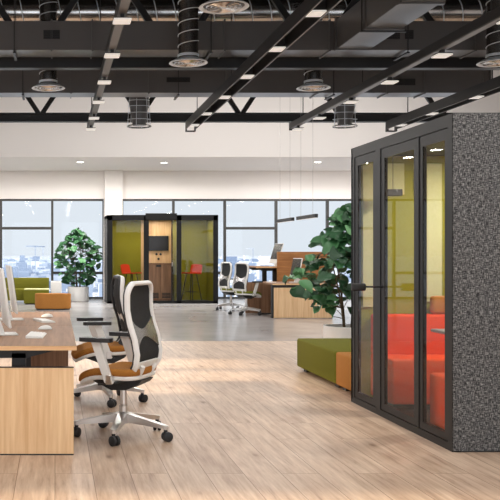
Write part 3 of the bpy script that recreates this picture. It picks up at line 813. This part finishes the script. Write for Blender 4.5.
# ------------------------------------------------------------------ felt booth on the right
BX, BY0, BY1, BH, BXR = 2.80, 6.33, 8.51, 2.39, 4.55
o = thing('felt_booth', 'large black framed glass booth with charcoal woven side wall', 'booth', (BX, BY0, 0))
W_, D_ = BXR-BX, BY1-BY0
MB().box(0.002, W_, 0.0, 0.014, 0.012, BH, 0.004, 2).box(0.062, W_, 0.014, 0.09, 0.012, BH).build('side_wall', M['woven'], o)
MB().box(0.062, W_, D_-0.10, D_-0.05, 0.03, BH-0.03).build('inner_lining', M['olivewall'], o, False)
MB().box(0.0, W_, D_-0.05, D_, 0.012, BH, 0.006, 2).build('side_wall', M['woven'], o)
MB().box(W_-0.09, W_-0.05, 0.09, D_-0.1, 0.03, BH-0.03).box(0.062, W_-0.09, 0.09, 0.12, 0.03, BH-0.03).build('inner_lining', M['olivewall'], o, False)
MB().box(W_-0.05, W_, 0.09, D_-0.05, 0.012, BH).build('rear_wall', M['woven'], o, False)
MB().box(0.06, W_-0.02, 0.02, D_-0.02, BH-0.08, BH-0.004).build('roof', M['blackplastic'], o, False)
MB().box(0.06, W_-0.02, 0.02, D_-0.02, 0.0, 0.03).build('floor_plate', M['blackplastic'], o, False)
# pale boards on the far inner wall paint in window reflections of the glass
for (a, b, z0, z1) in ((0.07, 0.22, 0.9, 2.24), (0.30, 0.46, 1.95, 2.24), (0.55, 0.64, 1.95, 2.24), (0.67, 0.81, 0.95, 2.24)):
    MB().box(a, b, D_-0.115, D_-0.1, z0, z1, 0.003, 1).build('painted_reflection', M['khaki'], o)
fr = MB()
for (a, b, c, d) in ((0.014, D_, 0.0, 0.055), (0.014, D_, 2.30, BH)): fr.box(0.0, 0.062, a, b, c, d)
for (a, b) in ((0.014, 0.09), (0.60, 0.62), (1.42, 1.53), (D_-0.09, D_)): fr.box(0.0, 0.062, a, b, 0.055, 2.30)
fr.build('frame', M['black'], o, False)
def leafpanel(name, y0, y1, st, parent):
    p = MB()
    p.box(0.006, 0.034, y0, y0+st, 0.06, 2.295).box(0.006, 0.034, y1-st, y1, 0.06, 2.295)
    p.box(0.006, 0.034, y0+st, y1-st, 0.06, 0.115).box(0.006, 0.034, y0+st, y1-st, 2.215, 2.295)
    f = p.build(name, M['black'], parent, False)
    MB().box(0.010, 0.018, y0+st, y1-st, 0.115, 2.215).build('glass_pane', M['boothglass'], f, False)
    return f
leafpanel('fixed_panel', 0.09, 0.60, 0.06, o)
dr = leafpanel('door', 0.62, 1.42, 0.085, o)
leafpanel('fixed_panel', 1.53, D_-0.09, 0.08, o)
h = MB().tube([(0.006, 1.38, 1.115), (-0.16, 1.38, 1.115)], 0.008, 10)
h.box(-0.26, -0.14, 1.355, 1.405, 1.08, 1.145, 0.014, 3)
h.build('door_handle', M['blackplastic'], dr)
# what stands inside
o = thing('booth_sofa', 'orange red felt bench against the far inner wall of the booth', 'sofa', (3.67, 8.1, 0.03), 0, 'orange red booth benches')
soft(MB(), -0.735, 0.77, -0.25, 0.29, 0.05, 0.45).build('seat', M['red'], o)
soft(MB(), -0.735, 0.77, 0.10, 0.29, 0.44, 0.81).build('backrest', M['red'], o)
MB().box(-0.70, 0.73, -0.2, 0.25, 0, 0.05).build('plinth', M['blackplastic'], o, False)
o = thing('booth_sofa', 'orange red felt bench against the charcoal side wall inside the booth', 'sofa', (3.67, 6.74, 0.03), 0, 'orange red booth benches')
soft(MB(), -0.77, 0.77, -0.28, 0.24, 0.05, 0.45).build('seat', M['red'], o)
soft(MB(), -0.77, 0.77, -0.28, -0.12, 0.44, 0.81).build('backrest', M['red'], o)
MB().box(-0.73, 0.73, -0.25, 0.2, 0, 0.05).build('plinth', M['blackplastic'], o, False)
o = tag(soft(MB(), -0.15, 0.15, -0.045, 0.045, 0, 0.17, bev=0.03).build('cushion', M['orange'], None, True, (3.62, 8.31, 0.84)), 'small amber cushion lying on top of the booth bench back', 'cushion')
o = thing('booth_table', 'grey topped small table between the two red booth benches', 'table', (3.8, 7.42, 0.03))
MB().box(-0.58, 0.62, -0.3, 0.3, 0.70, 0.725, 0.005, 1).build('tabletop', M['tabletop'], o)
MB().tube([(0.1, 0, 0.01), (0.1, 0, 0.70)], 0.035, 16).build('leg', M['blackplastic'], o)
MB().lathe([(0.001, 0.0), (0.24, 0.0), (0.24, 0.008), (0.05, 0.015), (0.001, 0.02)], c=(0.1, 0, 0), seg=32, cap=False).build('base', M['blackplastic'], o)
o = thing('booth_lamp', 'small black pendant box hanging inside the glass booth', 'pendant lamp', (3.06, 8.15, 1.92))
MB().box(-0.07, 0.07, -0.05, 0.05, 0, 0.06, 0.004, 1).build('lamp_box', M['blackplastic'], o)
MB().bar((0, 0, 0.06), (0, 0, BH-0.08-1.92), 0.004, 0.004).build('cable', M['blackplastic'], o, False)
o = thing('booth_downlight', 'round recessed downlight in the booth roof', 'downlight', (3.7, 7.5, BH-0.082))
MB().lathe([(0.10, 0.0), (0.12, -0.006), (0.12, 0.0)], seg=28, cap=False).build('trim_ring', M['blackplastic'], o)
MB().lathe([(0.10, -0.001), (0.001, -0.002)], seg=28, cap=False).build('lens', M['lampin'], o)

# ------------------------------------------------------------------ meeting pod at the windows
PX0, PX1, PY, PD, PH = 1.46, 4.57, 25.2, 1.5, 2.48
o = thing('meeting_pod', 'black framed glass meeting pod with olive inside at the window wall', 'booth', (PX0, PY, 0))
PW = PX1-PX0
def X(px, y=PY): return (px-55)*y/900-PX0
fr = MB()
for a, b in ((0, 0.15), (1.03, 1.17), (1.95, 2.08), (PW-0.13, PW)): fr.box(a, b, 0, 0.08, 0, PH)
fr.box(0, PW, 0, 0.08, PH-0.15, PH).box(0, PW, 0, 0.08, 0, 0.07)
fr.box(1.08, 1.95, -0.03, 0.06, PH-0.13, PH+0.045)
fr.build('frame', M['podblack'], o, False)
MB().box(0, 0.06, 0.08, PD, 0, PH).build('side_wall', M['woven'], o, False)
MB().box(PW-0.06, PW, 0.08, PD, 0, PH).build('side_wall', M['woven'], o, False)
MB().box(0.06, 1.08, PD-0.1, PD, 0, PH).box(2.02, PW-0.06, PD-0.1, PD, 0, PH).box(0.06, 0.09, 0.08, PD-0.1, 0, PH-0.1).box(PW-0.09, PW-0.06, 0.08, PD-0.1, 0, PH-0.1).box(2.02, 2.06, 0.5, PD-0.1, 0, PH-0.1).build('olive_lining', M['olivewall'], o, False)
MB().box(1.08, 2.02, PD-0.1, PD, 0, PH).build('slatted_back', M['podwood'] if 'podwood' in M else M['oak'], o, False)
MB().box(0.0, PW, 0.06, PD, PH-0.1, PH-0.005).build('roof', M['blackplastic'], o, False)
MB().box(0.06, PW-0.06, 0.08, PD-0.1, 0, 0.03).build('floor_plate', M['blackplastic'], o, False)
MB().box(0.15, 1.03, 0.03, 0.042, 0.07, PH-0.15).build('glass_pane', M['boothglass'], o, False)
MB().box(2.08, PW-0.13, 0.03, 0.042, 0.07, PH-0.15).build('glass_pane', M['boothglass'], o, False)
d = MB().box(1.80, 1.83, -0.02, 0.03, 0.07, PH-0.15).build('door', M['podblack'], o, False)
MB().box(1.83, 1.95, 0.0, 0.01, 0.07, PH-0.15).build('glass_pane', M['boothglass'], d, False)
MB().tube([(1.815, -0.02, 1.05), (1.815, -0.06, 1.05), (1.815, -0.06, 1.15), (1.815, -0.02, 1.15)], 0.012, 8).build('door_handle', M['alu'], d)
YB_ = PY+PD-0.1
o = thing('wall_screen', 'dark flat television on the oak wall inside the far pod', 'television', (3.06, YB_-0.04, 1.48))
MB().box(-0.29, 0.29, -0.02, 0.04, 0, 0.44, 0.006, 1).build('housing', M['blackplastic'], o)
MB().box(-0.28, 0.28, -0.023, -0.02, 0.01, 0.43).build('screen', M['tv'], o, False)
o = thing('console_cabinet', 'brown two-door console cabinet under the television in the pod', 'cabinet', (3.06, YB_-0.22, 0.03))
MB().box(-0.36, 0.36, -0.2, 0.2, 0, 1.06, 0.004, 1).build('cabinet_body', M['walnut'], o)
MB().box(-0.38, 0.38, -0.22, 0.2, 1.06, 1.09, 0.004, 1).build('worktop', M['oaktop'], o)
for s in (-1, 1):
    d = MB().box(min(s*0.01, s*0.35), max(s*0.01, s*0.35), -0.222, -0.2, 0.04, 1.04, 0.003, 1).build('door', M['walnut'], o)
    g = MB()
    for k in range(4): g.box(min(s*0.05, s*0.30), max(s*0.05, s*0.30), -0.226, -0.222, 0.08+0.04*k, 0.105+0.04*k)
    g.build('door_vent', M['blackplastic'], d, False)
MB().box(-0.12, 0.02, -0.232, -0.22, 0.98, 1.04).build('handle', M['blackplastic'], o, False)
for i, (x, z) in enumerate(((-0.06, 1.38), (0.06, 1.38), (0.0, 1.24))):
    t = tag(MB().lathe([(0.001, -0.01), (0.03, -0.01), (0.034, 0), (0.034, 0.012)], seg=20, cap=False).warp(lambda v: (v.x, v.z, v.y)).build('wall_socket', M['blackplastic'], None, True, (3.06+x, YB_-0.012, z)),
            ['left round black socket under the pod television', 'right round black socket under the pod television', 'lower round black socket above the pod console'][i], 'socket', 'round sockets in the pod')
def stool(label, loc, rz):
    o = thing('bar_stool', label, 'stool', loc, rz, 'orange red pod stools')
    def sf(u, v):      # seat pan curving up into the low back; faces +x
        t = v
        if t < 0.6: x = 0.22-0.40*t/0.6; z = 0.80+0.02*(1-t/0.6)
        else:
            a = (t-0.6)/0.4; x = -0.18-0.07*a; z = 0.80+0.26*a**1.3
        y = (u-0.5)*0.42*(1-0.15*abs(t-0.5)); z -= 0.03*(abs(u-0.5)*2)**3*(0.3+0.7*max(0, t-0.3))
        return (x, y, z)
    MB().sheet(sf, 10, 14, 0.025).build('seat_shell', M['redplastic'], o)
    for sx in (-1, 1):
        for sy in (-1, 1):
            MB().tube([(0.10*sx, 0.10*sy, 0.79), (0.21*sx, 0.21*sy, 0.0)], [0.013, 0.011], 10).build('leg', M['blackplastic'], o)
    MB().tube([(0.176*sx, 0.176*sy, 0.27) for sx, sy in ((1, 1), (-1, 1), (-1, -1), (1, -1))], 0.008, 8, closed=True).build('footrest', M['blackplastic'], o)
stool('orange red shell stool on the left inside the far pod', (2.2, 25.85, 0.03), -0.75)
stool('orange red shell stool on the right inside the far pod', (3.92, 25.85, 0.03), PI+0.75)
for i, x in enumerate((2.05, 3.06, 4.0)):
    o = thing('pod_downlight', ['round downlight in the pod roof above the left stool', 'round downlight in the pod roof before the television', 'round downlight in the pod roof above the right stool'][i], 'downlight', (x, [25.9, 26.15, 25.9][i], PH-0.101), 0, 'pod roof downlights')
    MB().lathe([(0.07, 0.0), (0.085, -0.006), (0.085, 0.0)], seg=24, cap=False).build('trim_ring', M['blackplastic'], o)
    MB().lathe([(0.07, -0.001), (0.001, -0.002)], seg=24, cap=False).build('lens', M['lampin'], o)

# ------------------------------------------------------------------ light
def area(loc, sx, sy, power, col=(1, 0.96, 0.92), rot=(0, 0, 0)):
    l = bpy.data.lights.new('lamp_or_fill_light', 'AREA'); l.shape = 'RECTANGLE'; l.size = sx; l.size_y = sy; l.energy = power; l.color = col
    q = bpy.data.objects.new('lamp_or_fill_light', l); C.objects.link(q); q.location = loc; q.rotation_euler = rot
    return q
LAMP = 13
for x in TR+[-1.35, -3.4, 8.9]:  # rows beyond the visible lamps are unseen lights added without fixtures
    for k in range(-2, 14):
        y = 9.6-1.7+1.675*(k-5)+1.675
        area((x, y, 3.85), 0.19, 0.3, LAMP)
for x in (0.7, 3.05, 7.3, -3, 10): area((x, 25.1, SOF-0.02), 0.25, 0.25, 120)
area((3.7, 7.5, BH-0.1), 0.2, 0.2, 34)
for x, y in ((2.05, 25.9), (3.06, 26.15), (4.0, 25.9)): area((x, y, PH-0.12), 0.14, 0.14, 7, (1, 0.9, 0.75))

for x in TR+[-1.35, -3.4, 8.9]:      # added unseen lights behind the second truss brighten the white bulkhead, no fixtures
    area((x, 20.1, 4.38), 0.2, 0.2, 17 if x < 2 else 36, (1, 0.97, 0.94), rot=(math.radians(90), 0, 0))
sun = bpy.data.lights.new('sun', 'SUN'); sun.energy = 9.0; sun.angle = math.radians(2.2); sun.color = (1.0, 0.80, 0.58)
so = bpy.data.objects.new('sun', sun); C.objects.link(so)
dv = Vector((math.cos(math.radians(18.8)), -0.02, -math.sin(math.radians(18.8))))
so.rotation_euler = dv.to_track_quat('-Z', 'Y').to_euler()

w = bpy.data.worlds.new('sky'); bpy.context.scene.world = w; w.use_nodes = True
nt = w.node_tree; nt.nodes.clear()
out = nt.nodes.new('ShaderNodeOutputWorld'); bg = nt.nodes.new('ShaderNodeBackground')
tc = nt.nodes.new('ShaderNodeTexCoord'); sep = nt.nodes.new('ShaderNodeSeparateXYZ')
nt.links.new(tc.outputs['Generated'], sep.inputs[0])
rp = nt.nodes.new('ShaderNodeValToRGB')
e = rp.color_ramp.elements
e[0].position = 0.0; e[0].color = (0.80, 0.86, 0.93, 1)
e[1].position = 0.30; e[1].color = (0.86, 0.90, 0.95, 1)
nt.links.new(sep.outputs['Z'], rp.inputs['Fac'])
# sky made brighter behind the viewpoint, as added fill for the room
mr = nt.nodes.new('ShaderNodeMapRange'); mr.inputs['From Min'].default_value = 0.2; mr.inputs['From Max'].default_value = -1.0
mr.inputs['To Min'].default_value = 1.0; mr.inputs['To Max'].default_value = 3.0
nt.links.new(sep.outputs['Y'], mr.inputs['Value'])
nt.links.new(rp.outputs['Color'], bg.inputs['Color']); nt.links.new(mr.outputs[0], bg.inputs['Strength'])
nt.links.new(bg.outputs[0], out.inputs['Surface'])

vs = bpy.context.scene.view_settings
vs.view_transform = 'Standard'; vs.look = 'None'; vs.gamma = 1.0; vs.exposure = 0.0; vs.use_curve_mapping = False
